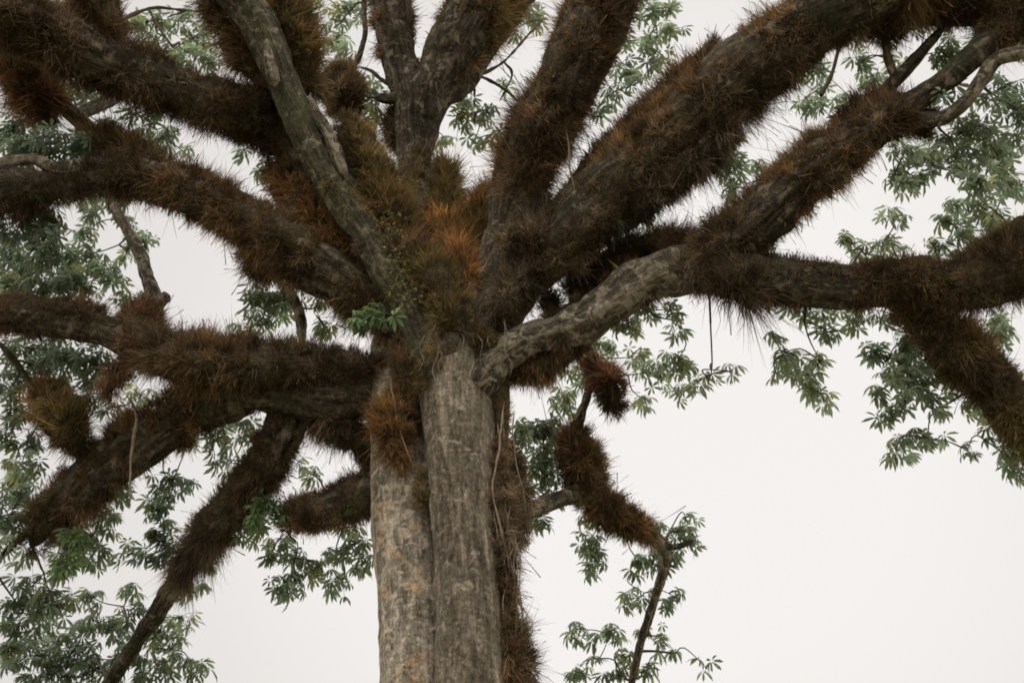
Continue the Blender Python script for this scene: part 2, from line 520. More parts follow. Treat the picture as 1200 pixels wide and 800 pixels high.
branch([(930, 45, 8.7, 26), (1000, 8, 8.4, 22), (1100, -2, 8.0, 22), (1200, 4, 7.7, 24), (1260, 8, 7.5, 25)], M_LIMB)
J_ = [(542, 478, 11.95, 30), (570, 436, 11.85, 30), (615, 406, 11.65, 23), (660, 384, 11.4, 23), (710, 355, 11.1, 24), (760, 328, 10.9, 25), (810, 314, 10.75, 26), (860, 318, 10.6, 22)]
branch(J_, M_PALE, 'limb base with pale peeling bark', lump=0.4, lf=2.4)
J2_ = [(775, 322, 10.85, 22), (810, 315, 10.7, 28), (870, 321, 10.55, 29), (930, 334, 10.5, 27), (985, 337, 10.5, 24), (1040, 336, 10.5, 24), (1100, 338, 10.3, 26), (1150, 328, 10.1, 30), (1200, 312, 9.9, 36), (1260, 295, 9.7, 38)]
branch(J2_, M_LIMB, 'dark level continuation of the long limb')
J1_ = [(825, 312, 10.65, 28), (870, 272, 10.2, 31), (920, 230, 9.8, 31), (965, 190, 9.4, 30), (1005, 160, 9.1, 24), (1060, 130, 8.8, 14), (1100, 100, 8.5, 13), (1135, 70, 8.2, 13), (1165, 40, 8.0, 14), (1188, 5, 7.8, 14)]
branch(J1_, M_LIMB)
branch([(1055, 160, 9.1, 7), (1076, 144, 8.9, 8), (1105, 141, 8.7, 8), (1130, 120, 8.5, 8.5), (1150, 93, 8.3, 8.5), (1170, 69, 8.1, 8), (1225, 60, 7.8, 8)], M_PALE, 'bare pale forked branch')
branch([(1028, 115, 9.0, 9), (1048, 98, 8.8, 8), (1068, 75, 8.6, 7), (1090, 50, 8.4, 6.5), (1108, 30, 8.2, 6.5)], M_LIMB, 'dark bare branch')
branch([(1050, 98, 8.85, 5), (1042, 72, 8.7, 5), (1038, 45, 8.6, 5)], M_PALE)
J4_ = [(985, 332, 10.5, 14), (1030, 336, 10.52, 19), (1065, 352, 10.65, 23), (1100, 385, 10.9, 25), (1140, 425, 11.2, 27), (1180, 470, 11.6, 25), (1230, 530, 12.0, 25)]
branch(J4_, M_LIMB)
branch([(920, 312, 10.7, 5), (985, 314, 10.75, 4.5), (1035, 321, 10.7, 4)], M_PALE, 'thin straight pale branch')
L_ = [(585, 605, 13.2, 11), (635, 593, 13.8, 10), (662, 583, 14.1, 9), (690, 580, 14.4, 13), (720, 598, 14.8, 13), (752, 622, 15.2, 10), (774, 638, 15.5, 8), (780, 655, 15.7, 6.5), (771, 690, 16.0, 5.5), (757, 735, 16.4, 4.5), (742, 790, 16.9, 4), (735, 840, 17.4, 4)]
branch(L_, M_PALE, 'thin drooping far branch with pale broken collar')
branch([(690, 582, 14.4, 13), (682, 545, 14.2, 13), (676, 508, 14.0, 9), (684, 480, 13.9, 5.5), (690, 460, 13.75, 5), (694, 430, 13.6, 3)], M_PALE)
branch([(765, 632, 15.4, 5), (788, 640, 15.5, 4), (812, 632, 15.6, 3)], M_LIMB)

for tw in ([(500, 100, 11.35, 3), (535, 92, 11.5, 2.4), (562, 88, 11.6, 2.2), (590, 72, 11.7, 1.8), (622, 38, 11.8, 1.4), (640, 20, 11.9, 1.0)],
           [(560, 88, 11.6, 1.8), (580, 98, 11.65, 1.5), (600, 112, 11.7, 1.2), (612, 125, 11.75, 0.9)],
           [(535, 92, 11.5, 1.6), (552, 84, 11.6, 1.4), (556, 110, 11.6, 1.2), (557, 150, 11.6, 0.9)],
           [(590, 72, 11.7, 1.3), (600, 88, 11.7, 1.1), (585, 120, 11.75, 0.8)],
           [(478, 100, 11.5, 3), (455, 98, 11.6, 2.4), (436, 84, 11.7, 1.8), (420, 78, 11.8, 1.2)],
           [(455, 98, 11.6, 1.6), (450, 70, 11.7, 1.2), (440, 55, 11.7, 0.9)],
           [(962, 112, 9.9, 2.2), (975, 85, 9.8, 2.0), (984, 55, 9.6, 1.8), (998, 30, 9.4, 1.6)],
           [(984, 55, 9.6, 1.4), (1000, 42, 9.5, 1.2), (1010, 30, 9.4, 1.0)],
           [(130, 30, 10.2, 2), (175, 10, 10.4, 1.8), (215, 12, 10.6, 1.4), (235, 14, 10.7, 1.0)],
           [(175, 12, 10.4, 1.4), (190, 38, 10.5, 1.2), (206, 60, 10.6, 1.0)]):
    branch(tw, M_TWIG, 'bare twig', cap0=False)

# ------------------------------------------------------------------ epiphytes
PAL = {
    'dark': [(0.085, 0.066, 0.048), (0.13, 0.10, 0.068), (0.20, 0.135, 0.078), (0.125, 0.115, 0.064)],
    'rust': [(0.11, 0.08, 0.054), (0.20, 0.135, 0.076), (0.34, 0.205, 0.105), (0.16, 0.142, 0.072)],
    'orange': [(0.18, 0.11, 0.056), (0.38, 0.21, 0.088), (0.50, 0.29, 0.125), (0.25, 0.19, 0.08)],
    'olive': [(0.095, 0.082, 0.046), (0.19, 0.155, 0.066), (0.27, 0.19, 0.085), (0.15, 0.155, 0.066)],
    'grey': [(0.10, 0.085, 0.066), (0.17, 0.14, 0.104), (0.26, 0.21, 0.15), (0.135, 0.125, 0.082)],
    'red': [(0.12, 0.08, 0.058), (0.21, 0.122, 0.078), (0.30, 0.175, 0.10), (0.15, 0.108, 0.066)],
}
EPI_COUNT = [0]
DENS = 1.0


def epiphyte(label, pts, pal='dark', L=24, dens=1.0, up=0.25, hang=0.0, core=0.86, hole=0.15, pal2=None, stalks=0.02):
    """A shaggy mat of narrow leaved epiphytes wrapped round a limb: root mat and blades."""
    if hole >= 0.28:
        core = 0.6
    k = EPI_COUNT[0]
    EPI_COUNT[0] += 1
    R_ = np.random.default_rng(100 + k)
    P = px_path(pts)
    mid = P[len(P) // 2, :3]
    P[:, 3] *= 0.93
    C = catmull(P, 0.10)
    zs = np.array([at(a, b, c)[1] for a, b, c, _ in pts]).mean()
    Lm = 0.80 * L / FPX * zs
    root = bpy.data.objects.new('epiphyte_plant', None)
    root.location = mid
    col.objects.link(root)
    tag(root, label, 'epiphyte', 'shaggy epiphytes growing on the limbs')
    Cc = C.copy()
    Cc[:, 3] *= core
    V, F, vec = tube(Cc, 28, lump=0.5, lump_f=2.4, fine=0.05, fine_f=7, cap0=True)
    make_obj('root_mat', V, [F], M_ROOTMAT, root, mid)
    # tufts
    T, U, W = frames(C)
    seg = np.linalg.norm(np.diff(C[:, :3], axis=0), axis=1)
    area = (seg * 2 * math.pi * (C[:-1, 3] + 0.06)).sum() + 2 * math.pi * C[:, 3].mean() ** 2
    nt = int(area / 0.0105 * dens * DENS) + 12
    prob = seg * (C[:-1, 3] + 0.06)
    prob /= prob.sum()
    i = R_.choice(len(seg), nt, p=prob)
    f = R_.random(nt)[:, None]
    c = C[i, :3] * (1 - f) + C[i + 1, :3] * f
    r = (C[i, 3] * (1 - f[:, 0]) + C[i + 1, 3] * f[:, 0])
    a = R_.random(nt) * 2 * math.pi
    n = np.cos(a)[:, None] * U[i] + np.sin(a)[:, None] * W[i]
    # end tufts point along the limb
    e = np.minimum(i, len(seg) - 1 - i) < 3
    sgn = np.where(i < len(seg) / 2, -1.0, 1.0)[:, None]
    n2 = n + e[:, None] * sgn * T[i] * R_.random((nt, 1)) * 1.5
    n2 /= np.linalg.norm(n2, axis=1)[:, None]
    tc = c + n * (r * (0.70 + 0.22 * R_.random(nt)))[:, None]
    nz = fbm(tc * 1.9 + k * 7.1, 2)
    nz2 = fbm(tc * 4.5 + 50 + k * 3.3, 2)
    keep = (nz2 * 0.6 + nz * 0.4) > hole + 0.14 + 0.05 * np.clip(-n2[:, 2], 0, 1)
    tc, n2, nz, nz2, r = tc[keep], n2[keep], nz[keep], nz2[keep], r[keep]
    nt = len(tc)
    nb = 34
    tl = Lm * (0.35 + 1.5 * np.clip((nz - 0.25) / 0.5, 0, 1) ** 1.3) * (0.6 + 0.7 * R_.random(nt))
    tl = np.minimum(tl, Lm * 1.6)
    B = np.repeat(tc, nb, 0)
    nn = np.repeat(n2, nb, 0)
    ll = np.repeat(tl, nb) * (0.30 + 0.55 * R_.random(nt * nb) + 0.85 * (R_.random(nt * nb) < 0.16) * R_.random(nt * nb))
    nblade = nt * nb
    rd = R_.normal(size=(nblade, 3))
    rd /= np.linalg.norm(rd, axis=1)[:, None]
    d = nn * 0.85 + np.repeat(R_.normal(size=(nt, 3)) * 0.33, nb, 0) + rd * 0.55 + np.array([0, 0, up - hang * 1.6]) + np.array([0, 0, 0.45]) * np.where(nn[:, 2:] > -0.25, 1.0, -0.8)
    d /= np.linalg.norm(d, axis=1)[:, None]
    B = B + R_.normal(size=(nblade, 3)) * 0.04
    st = R_.random(nblade) < stalks
    ll = np.where(st, ll * 1.55, ll)
    bend = R_.normal(size=(nblade, 3)) * 0.16 + np.array([0, 0, -0.10 - hang * 0.5])
    side = np.cross(d, R_.normal(size=(nblade, 3)))
    side /= np.linalg.norm(side, axis=1)[:, None] + 1e-9
    w = (0.0028 + 0.0034 * R_.random(nblade))[:, None] * (zs / 15.0)
    l = ll[:, None]
    midp = B + d * l * 0.5 + bend * l * 0.25
    tip = B + d * l * 0.96 + bend * l
    w1 = np.where(st[:, None], w * 0.55, w * 0.8)
    w2 = np.where(st[:, None], w * 1.5, w * 0.12)
    verts = np.stack([B - side * w, B + side * w, midp - side * w1, midp + side * w1, tip - side * w2, tip + side * w2], 1).reshape(-1, 3)
    b6 = np.arange(nblade)[:, None] * 6
    F1 = b6 + np.array([[0, 1, 3, 2]])
    F2 = b6 + np.array([[2, 3, 5, 4]])
    p1 = np.array(PAL[pal])
    p2 = np.array(PAL[pal2 or pal])
    tt = np.clip((fbm(tc * 1.1 + 90 + k, 2) - 0.40) / 0.2, 0, 1)
    wts = R_.random((nt, 4)) ** 2.2
    wts /= wts.sum(1)[:, None]
    tcol = (wts @ p1) * (1 - tt)[:, None] + (wts @ p2) * tt[:, None]
    mott = np.clip((fbm(tc * 3.3 + 11 + k * 1.7, 2) - 0.25) / 0.5, 0, 1)
    tcol = tcol * (0.45 + 1.25 * mott)[:, None] * R_.uniform(0.7, 1.35, (nt, 1))
    bc = np.repeat(tcol, nb, 0) * (0.6 + 0.8 * R_.random((nblade, 1)))
    bc[st] *= 0.45
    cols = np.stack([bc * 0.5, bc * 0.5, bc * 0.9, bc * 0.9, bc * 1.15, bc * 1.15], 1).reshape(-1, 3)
    # a few rosettes of broader arching leaves among the fine ones
    nr = max(2, int(nt * 0.035))
    ri = R_.integers(0, nt, nr)
    nl = 16
    rb = np.repeat(tc[ri], nl, 0)
    rn = np.repeat(n2[ri] + np.array([0, 0, 0.5 - hang]), nl, 0)
    rn /= np.linalg.norm(rn, axis=1)[:, None]
    q = R_.normal(size=(nr * nl, 3))
    q /= np.linalg.norm(q, axis=1)[:, None]
    rdir = rn + q * 0.8
    rdir /= np.linalg.norm(rdir, axis=1)[:, None]
    rl = (Lm * np.repeat(R_.uniform(0.55, 1.15, nr), nl) * R_.uniform(0.7, 1.1, nr * nl))[:, None]
    rs = np.cross(rdir, rn + 1e-3)
    rs /= np.linalg.norm(rs, axis=1)[:, None] + 1e-9
    rw = (R_.uniform(0.007, 0.014, nr * nl))[:, None]
    m1 = rb + rdir * rl * 0.4
    m2 = rb + rdir * rl * 0.75 + np.array([0, 0, -0.10]) * rl
    m3 = rb + rdir * rl * 0.95 + np.array([0, 0, -0.38]) * rl
    rv = np.stack([rb - rs * rw * 0.8, rb + rs * rw * 0.8, m1 - rs * rw, m1 + rs * rw, m2 - rs * rw * 0.7, m2 + rs * rw * 0.7, m3, m3 + rs * 0.001], 1).reshape(-1, 3)
    gcol = np.array([(0.10, 0.12, 0.05), (0.16, 0.15, 0.08), (0.22, 0.17, 0.10), (0.09, 0.08, 0.045)])
    rc = np.repeat(gcol[R_.integers(0, 4, nr)], nl, 0) * R_.uniform(0.7, 1.3, (nr * nl, 1))
    k8 = np.arange(nr * nl)[:, None] * 8 + len(verts)
    verts = np.vstack([verts, rv])
    cols = np.vstack([cols, np.repeat(rc, 8, 0)])
    F3 = [k8 + np.array([[0, 1, 3, 2]]), k8 + np.array([[2, 3, 5, 4]]), k8 + np.array([[4, 5, 7, 6]])]
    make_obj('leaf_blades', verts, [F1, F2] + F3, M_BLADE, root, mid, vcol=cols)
    return root


def grow(path, extra=10, sub=None, dy=0.0, dx=0, dpy=0):
    p = path if sub is None else path[sub[0]:sub[1]]
    return [(a + dx, b + dpy, c + dy, d + extra) for a, b, c, d in p]


# upper fan
epiphyte('brown shaggy epiphytes behind the bare grey limb at the upper edge', [(360, 110, 10.35, 14), (348, 60, 10.0, 24), (325, 15, 9.7, 32), (300, -30, 9.4, 34)], 'olive', 26, pal2='rust', up=0.1)
epiphyte('dark epiphytes lining the lower side of the bare grey limb near the top edge', [(330, 125, 10.45, 12), (298, 75, 10.1, 16), (266, 25, 9.7, 18), (240, -25, 9.3, 18)], 'dark', 22, pal2='rust')
epiphyte('patchy olive moss and short tufts along the bare grey limb', [(482, 372, 11.6, 15), (445, 303, 11.3, 14), (405, 240, 10.95, 14), (368, 180, 10.55, 14), (345, 130, 10.25, 15)], 'olive', 9, pal2='grey', hole=0.44)
epiphyte('round brown tuft on the thin stalk between the two bare limbs', [(402, 130, 11.6, 16), (402, 112, 11.6, 25), (402, 92, 11.6, 20), (404, 80, 11.6, 10)], 'olive', 22, pal2='dark')
epiphyte('rusty epiphytes along the upper side of the bare grey limb', [(485, 330, 11.6, 14), (464, 270, 11.55, 22), (440, 215, 11.35, 27), (418, 165, 11.15, 23), (404, 140, 11.05, 14)], 'rust', 26, pal2='olive')
epiphyte('dark epiphytes enclosing the long limb in the upper corner', grow(B_, 6, (2, 9)), 'dark', 22, dens=0.9)
epiphyte('dark brown tufts on the stub rising above the corner limb', [(118, 85, 9.8, 26), (114, 45, 9.4, 31), (110, 5, 9.0, 31), (106, -50, 8.6, 30)], 'dark', 24, pal2='rust')
epiphyte('blackish epiphytes filling the uppermost corner beside the stub', [(35, 40, 9.1, 26), (10, 20, 8.9, 34), (-20, -10, 8.6, 40)], 'dark', 24)
epiphyte('red brown tuft around the pale crooked side branch', [(72, 130, 10.4, 14), (52, 118, 10.25, 24), (34, 100, 10.05, 26), (18, 75, 9.85, 20), (5, 55, 9.7, 12)], 'red', 24)
epiphyte('rusty tangle bridging the two limbs above the bent pale branch', [(440, 330, 11.9, 18), (400, 290, 11.8, 32), (365, 250, 11.6, 34), (345, 215, 11.5, 30), (330, 185, 11.4, 22)], 'rust', 26, pal2='orange', up=0.15)
epiphyte('brown shaggy epiphytes wrapping the broad limb below the corner limb', grow(C_, 6, (2, 7)), 'rust', 21, pal2='dark')
epiphyte('golden brown tuft crowning the knobbly bare branch', [(175, 192, 10.7, 16), (145, 180, 10.65, 23), (118, 170, 10.6, 17), (100, 160, 10.6, 8)], 'rust', 22, pal2='olive', up=0.35)
epiphyte('dark epiphytes under the knobbly bare branch at the picture edge', [(120, 205, 10.6, 10), (70, 222, 10.4, 18), (20, 226, 10.2, 26), (-50, 232, 9.95, 30)], 'dark', 22)
epiphyte('small brown tuft hanging under the broad limb by the bent pale branch', [(318, 322, 12.2, 10), (303, 308, 12.0, 16), (292, 290, 11.8, 16)], 'dark', 20, hang=0.2)
# crotch
epiphyte('dark shaggy collar round the top of the front stem under the fork', [(500, 455, 11.62, 8), (508, 425, 11.55, 18), (530, 410, 11.5, 22), (556, 402, 11.5, 20), (580, 395, 11.5, 12)], 'grey', 14, pal2='olive', hole=0.3)
epiphyte('dark wiry growth at the base of the massive slanting limb', [(578, 375, 11.4, 12), (600, 345, 11.25, 20), (628, 318, 11.1, 18)], 'dark', 16, pal2='grey', hole=0.25)
epiphyte('orange olive fringe between the upright and the steep thick limb', [(540, 335, 11.7, 14), (552, 290, 11.75, 20), (562, 255, 11.75, 18), (572, 225, 11.6, 12)], 'olive', 22, pal2='orange')
epiphyte('rusty mat on the inner end of the broad limb beside the fork', [(462, 385, 12.1, 18), (430, 352, 11.95, 28), (392, 322, 11.75, 31), (350, 296, 11.45, 29)], 'rust', 24, pal2='olive', up=0.15)
epiphyte('thin dark epiphytes at the foot of the steep thick limb', [(590, 330, 11.3, 18), (603, 280, 11.05, 26), (612, 240, 10.85, 28), (622, 205, 10.6, 26)], 'grey', 18, pal2='rust', hole=0.36)
epiphyte('grey brown mat under the lower end of the massive slanting limb', [(640, 320, 11.1, 16), (672, 290, 10.8, 24), (705, 255, 10.45, 28), (735, 230, 10.2, 20)], 'grey', 18, pal2='dark', hole=0.2, core=0.6)
epiphyte('orange brown carpet in the crotch of the central limbs', [(555, 345, 11.6, 16), (535, 310, 11.6, 24), (520, 275, 11.65, 22), (510, 245, 11.7, 14)], 'orange', 24, pal2='olive')
epiphyte('dark mossy epiphytes covering the fork of the front stem', [(552, 405, 11.6, 14), (535, 388, 11.5, 26), (522, 360, 11.45, 30), (505, 325, 11.4, 26), (488, 290, 11.35, 16)], 'dark', 22, pal2='olive')
epiphyte('dark tufts between the two thick slanting limbs', [(585, 360, 11.5, 18), (612, 330, 11.3, 26), (630, 290, 11.1, 30), (655, 245, 10.9, 26)], 'dark', 22, pal2='grey')
epiphyte('small brown tuft below the upright middle limb', [(523, 255, 12.0, 10), (524, 225, 12.0, 14), (522, 195, 11.9, 10)], 'olive', 22)
epiphyte('brown mat behind the fork between upright and thick limbs', [(550, 300, 12.1, 20), (570, 255, 12.0, 22), (585, 225, 11.8, 16)], 'olive', 26, pal2='rust')
epiphyte('brown tuft on the lower flank of the upright middle limb', [(468, 170, 11.9, 10), (468, 150, 11.9, 15), (472, 125, 11.8, 10)], 'dark', 20)
epiphyte('dark epiphytes on the upper arm of the upright middle limb', [(478, 95, 11.4, 20), (466, 55, 11.15, 24), (457, 15, 10.95, 24), (450, -35, 10.7, 24)], 'dark', 15, hole=0.32)
epiphyte('greenish brown epiphytes on the thick arm of the upright middle limb', [(522, 85, 11.1, 27), (538, 52, 10.9, 36), (560, 15, 10.6, 41), (590, -30, 10.3, 41)], 'dark', 24, pal2='olive')
epiphyte('shaggy brown epiphytes on the steep thick limb above the crotch', grow(H_, 2, (4, 10)), 'dark', 26, pal2='rust', hole=0.12)
epiphyte('dense brown epiphytes on the massive slanting limb', grow(I_, 5, (4, 12), dpy=-2), 'dark', 25, pal2='rust', hole=0.15)
epiphyte('rusty fringe on the upper side of the massive slanting limb', [(660, 255, 11.0, 16), (700, 205, 10.7, 26), (745, 162, 10.3, 28), (800, 110, 9.9, 26), (850, 62, 9.5, 22)], 'rust', 22, pal2='dark', up=0.3)
epiphyte('drooping dark tufts below the massive slanting limb', [(720, 275, 10.8, 16), (765, 225, 10.3, 24), (810, 188, 9.9, 24), (860, 140, 9.4, 22)], 'grey', 24, hang=0.35)
epiphyte('dark epiphytes along the limb at the top edge', [(935, 40, 8.8, 34), (985, 8, 8.5, 32), (1050, -2, 8.2, 30), (1130, 0, 7.95, 32), (1210, 5, 7.7, 34), (1260, 8, 7.5, 34)], 'dark', 22, pal2='olive')
epiphyte('dark hanging tuft under the top edge limb with a pale branch below', [(1038, 45, 8.5, 14), (1038, 30, 8.45, 24), (1040, 8, 8.35, 24)], 'dark', 18, hang=0.15)
epiphyte('rust tuft hanging near the upper corner beside bare forked branches', [(1155, 45, 8.1, 14), (1175, 30, 7.95, 26), (1205, 20, 7.8, 30)], 'dark', 22, pal2='rust', hang=0.25)
# J limb
epiphyte('sparse brown fuzz on the pale barked limb close to the stem', [(592, 405, 11.75, 10), (630, 388, 11.7, 16), (675, 364, 11.5, 17), (715, 340, 11.25, 17), (755, 318, 11.05, 18)], 'grey', 13, pal2='rust', hole=0.36, up=0.4)
epiphyte('thin dark fringe on the lower side of the pale barked limb', [(640, 408, 11.5, 9), (680, 388, 11.3, 11), (725, 360, 11.05, 12), (770, 335, 10.8, 13)], 'grey', 12, pal2='dark', hole=0.4, hang=0.4)
epiphyte('short upright brown tufts on the pale barked limb', [(668, 345, 11.55, 12), (700, 322, 11.4, 20), (735, 300, 11.2, 20), (775, 290, 11.0, 22), (815, 290, 10.9, 20)], 'rust', 20, pal2='dark', up=0.45)
epiphyte('small dark tuft by the stem behind the pale barked limb', [(655, 370, 11.7, 8), (645, 358, 11.7, 12), (640, 345, 11.7, 8)], 'dark', 16)
epiphyte('brown mat hanging beneath the pale barked limb next to the stem', [(585, 432, 11.9, 16), (615, 428, 11.9, 24), (650, 420, 11.8, 20), (690, 398, 11.6, 8)], 'grey', 18, pal2='rust', hang=0.3)
epiphyte('thick brown epiphytes on the limb climbing to the bare forked branches', grow(J1_, 5, (0, 6)), 'dark', 20, pal2='rust', hole=0.12)
epiphyte('red brown cushion at the foot of the bare forked branches', [(985, 165, 9.35, 16), (1005, 145, 9.25, 28), (1040, 135, 9.15, 26), (1070, 140, 9.1, 20), (1095, 150, 9.05, 10)], 'red', 20, pal2='dark', up=0.35)
epiphyte('smooth brown epiphytes on the level middle of the long limb', [(790, 316, 10.75, 22), (845, 318, 10.5, 33), (900, 328, 10.5, 32), (955, 334, 10.5, 31), (1010, 336, 10.5, 26)], 'grey', 13, pal2='dark', hole=0.2)
epiphyte('dark stringy roots hanging below the long limb', [(832, 340, 10.5, 5), (858, 346, 10.5, 7), (890, 348, 10.5, 5)], 'dark', 38, hang=0.75, dens=0.35)
epiphyte('rust brown epiphytes where the long limb forks', [(1000, 338, 10.5, 22), (1045, 330, 10.4, 32), (1090, 335, 10.3, 34), (1120, 338, 10.2, 26)], 'rust', 20, pal2='dark')
epiphyte('dark epiphyte mass on the limb end at the far edge', [(1110, 335, 10.2, 26), (1150, 325, 10.0, 36), (1190, 305, 9.85, 48), (1250, 290, 9.7, 54)], 'dark', 22, pal2='olive')
epiphyte('olive epiphytes on the limb dropping to the picture edge', grow(J4_, 7, (2, 7)), 'olive', 22, pal2='dark')
# left middle
epiphyte('rust brown grass-like epiphytes on the level limb', [(445, 432, 12.35, 16), (400, 432, 12.15, 27), (345, 430, 12.02, 31), (285, 428, 11.92, 33), (225, 422, 11.85, 31), (180, 408, 11.85, 22)], 'rust', 23, pal2='dark', up=0.5)
epiphyte('round brown tuft at the foot of the crooked bare branch', [(178, 425, 12.05, 18), (168, 400, 12.0, 26), (163, 378, 12.0, 27), (160, 362, 12.0, 14)], 'dark', 16, pal2='red')
epiphyte('reddish epiphytes on the thin outer end of the level limb', [(120, 378, 11.85, 14), (85, 372, 11.8, 21), (40, 370, 11.75, 24), (0, 366, 11.7, 24), (-50, 362, 11.6, 24)], 'dark', 16, pal2='red', up=0.35)
epiphyte('small red brown tuft beside the hanging pale root', [(128, 462, 12.5, 4), (131, 450, 12.5, 12), (137, 438, 12.4, 13), (150, 425, 12.2, 10), (160, 415, 12.1, 5)], 'red', 16, hang=0.3, core=0.7)
epiphyte('olive tuft on the thin dark side branch', [(100, 528, 13.3, 12), (82, 508, 13.15, 20), (70, 485, 13.05, 24), (58, 466, 13.0, 20), (44, 455, 13.0, 8)], 'olive', 23, pal2='rust', up=0.35, core=0.75)
epiphyte('dark epiphytes on the thick limb sloping to its dark tip', grow(DD_, 7, (1, 7)), 'dark', 20, pal2='rust', hole=0.28)
epiphyte('dark curtain of epiphytes on the drooping far limb', [(340, 490, 12.7, 18), (322, 525, 13.1, 26), (300, 560, 13.6, 26), (275, 590, 14.1, 22), (250, 618, 14.6, 24), (232, 638, 15.0, 22)], 'dark', 20, pal2='grey')
epiphyte('grey beard hanging below the drooping far limb', [(255, 625, 14.6, 10), (235, 645, 14.9, 14), (213, 660, 15.1, 9), (210, 680, 15.2, 5)], 'grey', 24, hang=0.6, stalks=0)
epiphyte('dark epiphytes on the short limb behind the rear stem', grow(F_, 6, (0, 4)), 'dark', 18, pal2='rust')
epiphyte('dark fringe hanging under the level limb beside the rear stem', [(365, 488, 12.6, 10), (395, 498, 12.7, 18), (425, 518, 12.9, 18), (440, 548, 13.0, 14)], 'dark', 22, hang=0.45)
epiphyte('bright orange brown tuft clinging to the rear stem', [(472, 462, 12.0, 10), (468, 475, 11.98, 19), (463, 490, 11.97, 25), (456, 505, 11.98, 27), (466, 530, 12.0, 15), (478, 548, 12.05, 6)], 'orange', 21, hang=0.1, core=0.7, hole=0.2)
epiphyte('small green brown tuft in the groove between the two stems', [(500, 590, 12.05, 6), (498, 572, 12.05, 10), (497, 555, 12.1, 6)], 'olive', 12)
epiphyte('dark moss in the upper groove between the two stems', [(492, 495, 12.0, 5), (486, 465, 12.0, 10), (478, 430, 11.95, 18), (470, 400, 11.95, 16)], 'dark', 14, pal2='rust')
epiphyte('brown mat below the fork on the front stem beside the pale barked limb', [(588, 520, 12.0, 6), (586, 480, 11.9, 10), (583, 450, 11.85, 12), (575, 425, 11.7, 10)], 'olive', 13, pal2='rust')
epiphyte('rusty hanging mat on the shaded side of the front stem', [(600, 640, 12.4, 14), (605, 600, 12.45, 22), (600, 560, 12.45, 20), (594, 520, 12.4, 12)], 'grey', 15, pal2='rust', hang=0.35)
epiphyte('brown thatch on the narrow rib low on the stem', [(592, 705, 12.1, 6), (588, 685, 12.1, 9), (584, 660, 12.1, 9), (582, 635, 12.1, 6)], 'grey', 10, hang=0.3)
epiphyte('large spiky brown tuft at the foot of the narrow rib', [(610, 815, 12.2, 16), (606, 785, 12.2, 20), (604, 755, 12.2, 16), (602, 735, 12.2, 8)], 'grey', 27, pal2='dark', dens=1.1)
epiphyte('ragged brown strip of growth down the right flank of the front stem', [(594, 800, 12.0, 10), (593, 750, 12.0, 12), (590, 710, 12.0, 10), (588, 660, 12.0, 12), (586, 600, 11.95, 12), (588, 550, 11.9, 10), (588, 510, 11.85, 8)], 'grey', 17, pal2='rust', hang=0.35, hole=0.18)
epiphyte('thin dark epiphytes under the bare side of the level limb', [(300, 462, 12.35, 20), (345, 468, 12.35, 20), (390, 474, 12.4, 17), (430, 476, 12.5, 14)], 'grey', 10, pal2='dark', hole=0.42)
epiphyte('thin dark growth on the upright middle limb below its fork', [(505, 300, 11.95, 19), (494, 245, 11.85, 19), (489, 190, 11.75, 20), (490, 140, 11.55, 24)], 'grey', 11, pal2='olive', hole=0.36)
# right hanging branch
epiphyte('tall shaggy brown tuft on the thin upright far branch', [(672, 500, 14.0, 10), (677, 525, 14.1, 24), (684, 555, 14.25, 26), (688, 580, 14.4, 22)], 'dark', 15, pal2='rust')
epiphyte('brown epiphytes on the arched far branch above the leaves', [(680, 580, 14.4, 14), (705, 592, 14.6, 20), (735, 610, 15.0, 17), (762, 627, 15.3, 10)], 'rust', 13, pal2='dark')
epiphyte('drooping reddish tuft hanging among leaves below the pale barked limb', [(728, 482, 13.6, 5), (718, 468, 13.6, 15), (714, 450, 13.6, 19), (704, 436, 13.6, 14), (694, 428, 13.6, 8), (688, 418, 13.5, 4)], 'red', 16, pal2='dark', hang=0.2, core=0.7)

# ------------------------------------------------------------------ aerial roots and vine
def strand(label, pts, name='aerial_root', cat='aerial root', mat=None):
    C = catmull(px_path(pts), 0.06)
    C[:, 3] *= 0.62 * (0.6 + 0.8 * fbm(C[:, :3] * 6, 2))
    w = np.stack([fbm(C[:, :3] * 3.5 + q * 21, 2) for q in range(3)], 1) - 0.5
    C[:, :3] += w * 0.05
    V, F, vec = tube(C, 8, cap0=True)
    o = make_obj(name, V, [F], mat or M_ROOT, None, None, vec=vec)
    return tag(o, label, cat, 'roots hanging in the tree' if name == 'aerial_root' else None)


strand('pale thick root hanging in front of the sloping limb', [(147, 462, 12.7, 1.5), (155, 475, 12.7, 2), (160, 492, 12.75, 3), (156, 520, 12.8, 3.6), (153, 550, 12.85, 2.5), (152, 590, 12.9, 1.2)])
strand('thin pale root running down over the orange tuft', [(458, 440, 11.75, 1), (462, 475, 11.7, 1.2), (468, 505, 11.75, 1.4), (478, 530, 11.8, 1.2), (486, 548, 11.9, 1)])
strand('long pale root down the shaded side of the front stem', [(590, 470, 11.7, 1.6), (585, 520, 11.7, 2.0), (578, 570, 11.75, 2.0), (588, 625, 11.8, 2.0), (598, 665, 11.9, 1.8), (606, 700, 12.0, 1.6), (622, 728, 12.0, 1.4)])
strand('wispy root standing off the narrow rib above the spiky tuft', [(600, 655, 12.2, 0.9), (606, 680, 12.2, 1.1), (611, 705, 12.2, 1.1), (614, 735, 12.2, 1.0)])
strand('straight pale root dangling between the two thick slanting limbs', [(663, 150, 9.6, 0.8), (667, 185, 9.9, 1.6), (673, 225, 10.2, 1.2)])
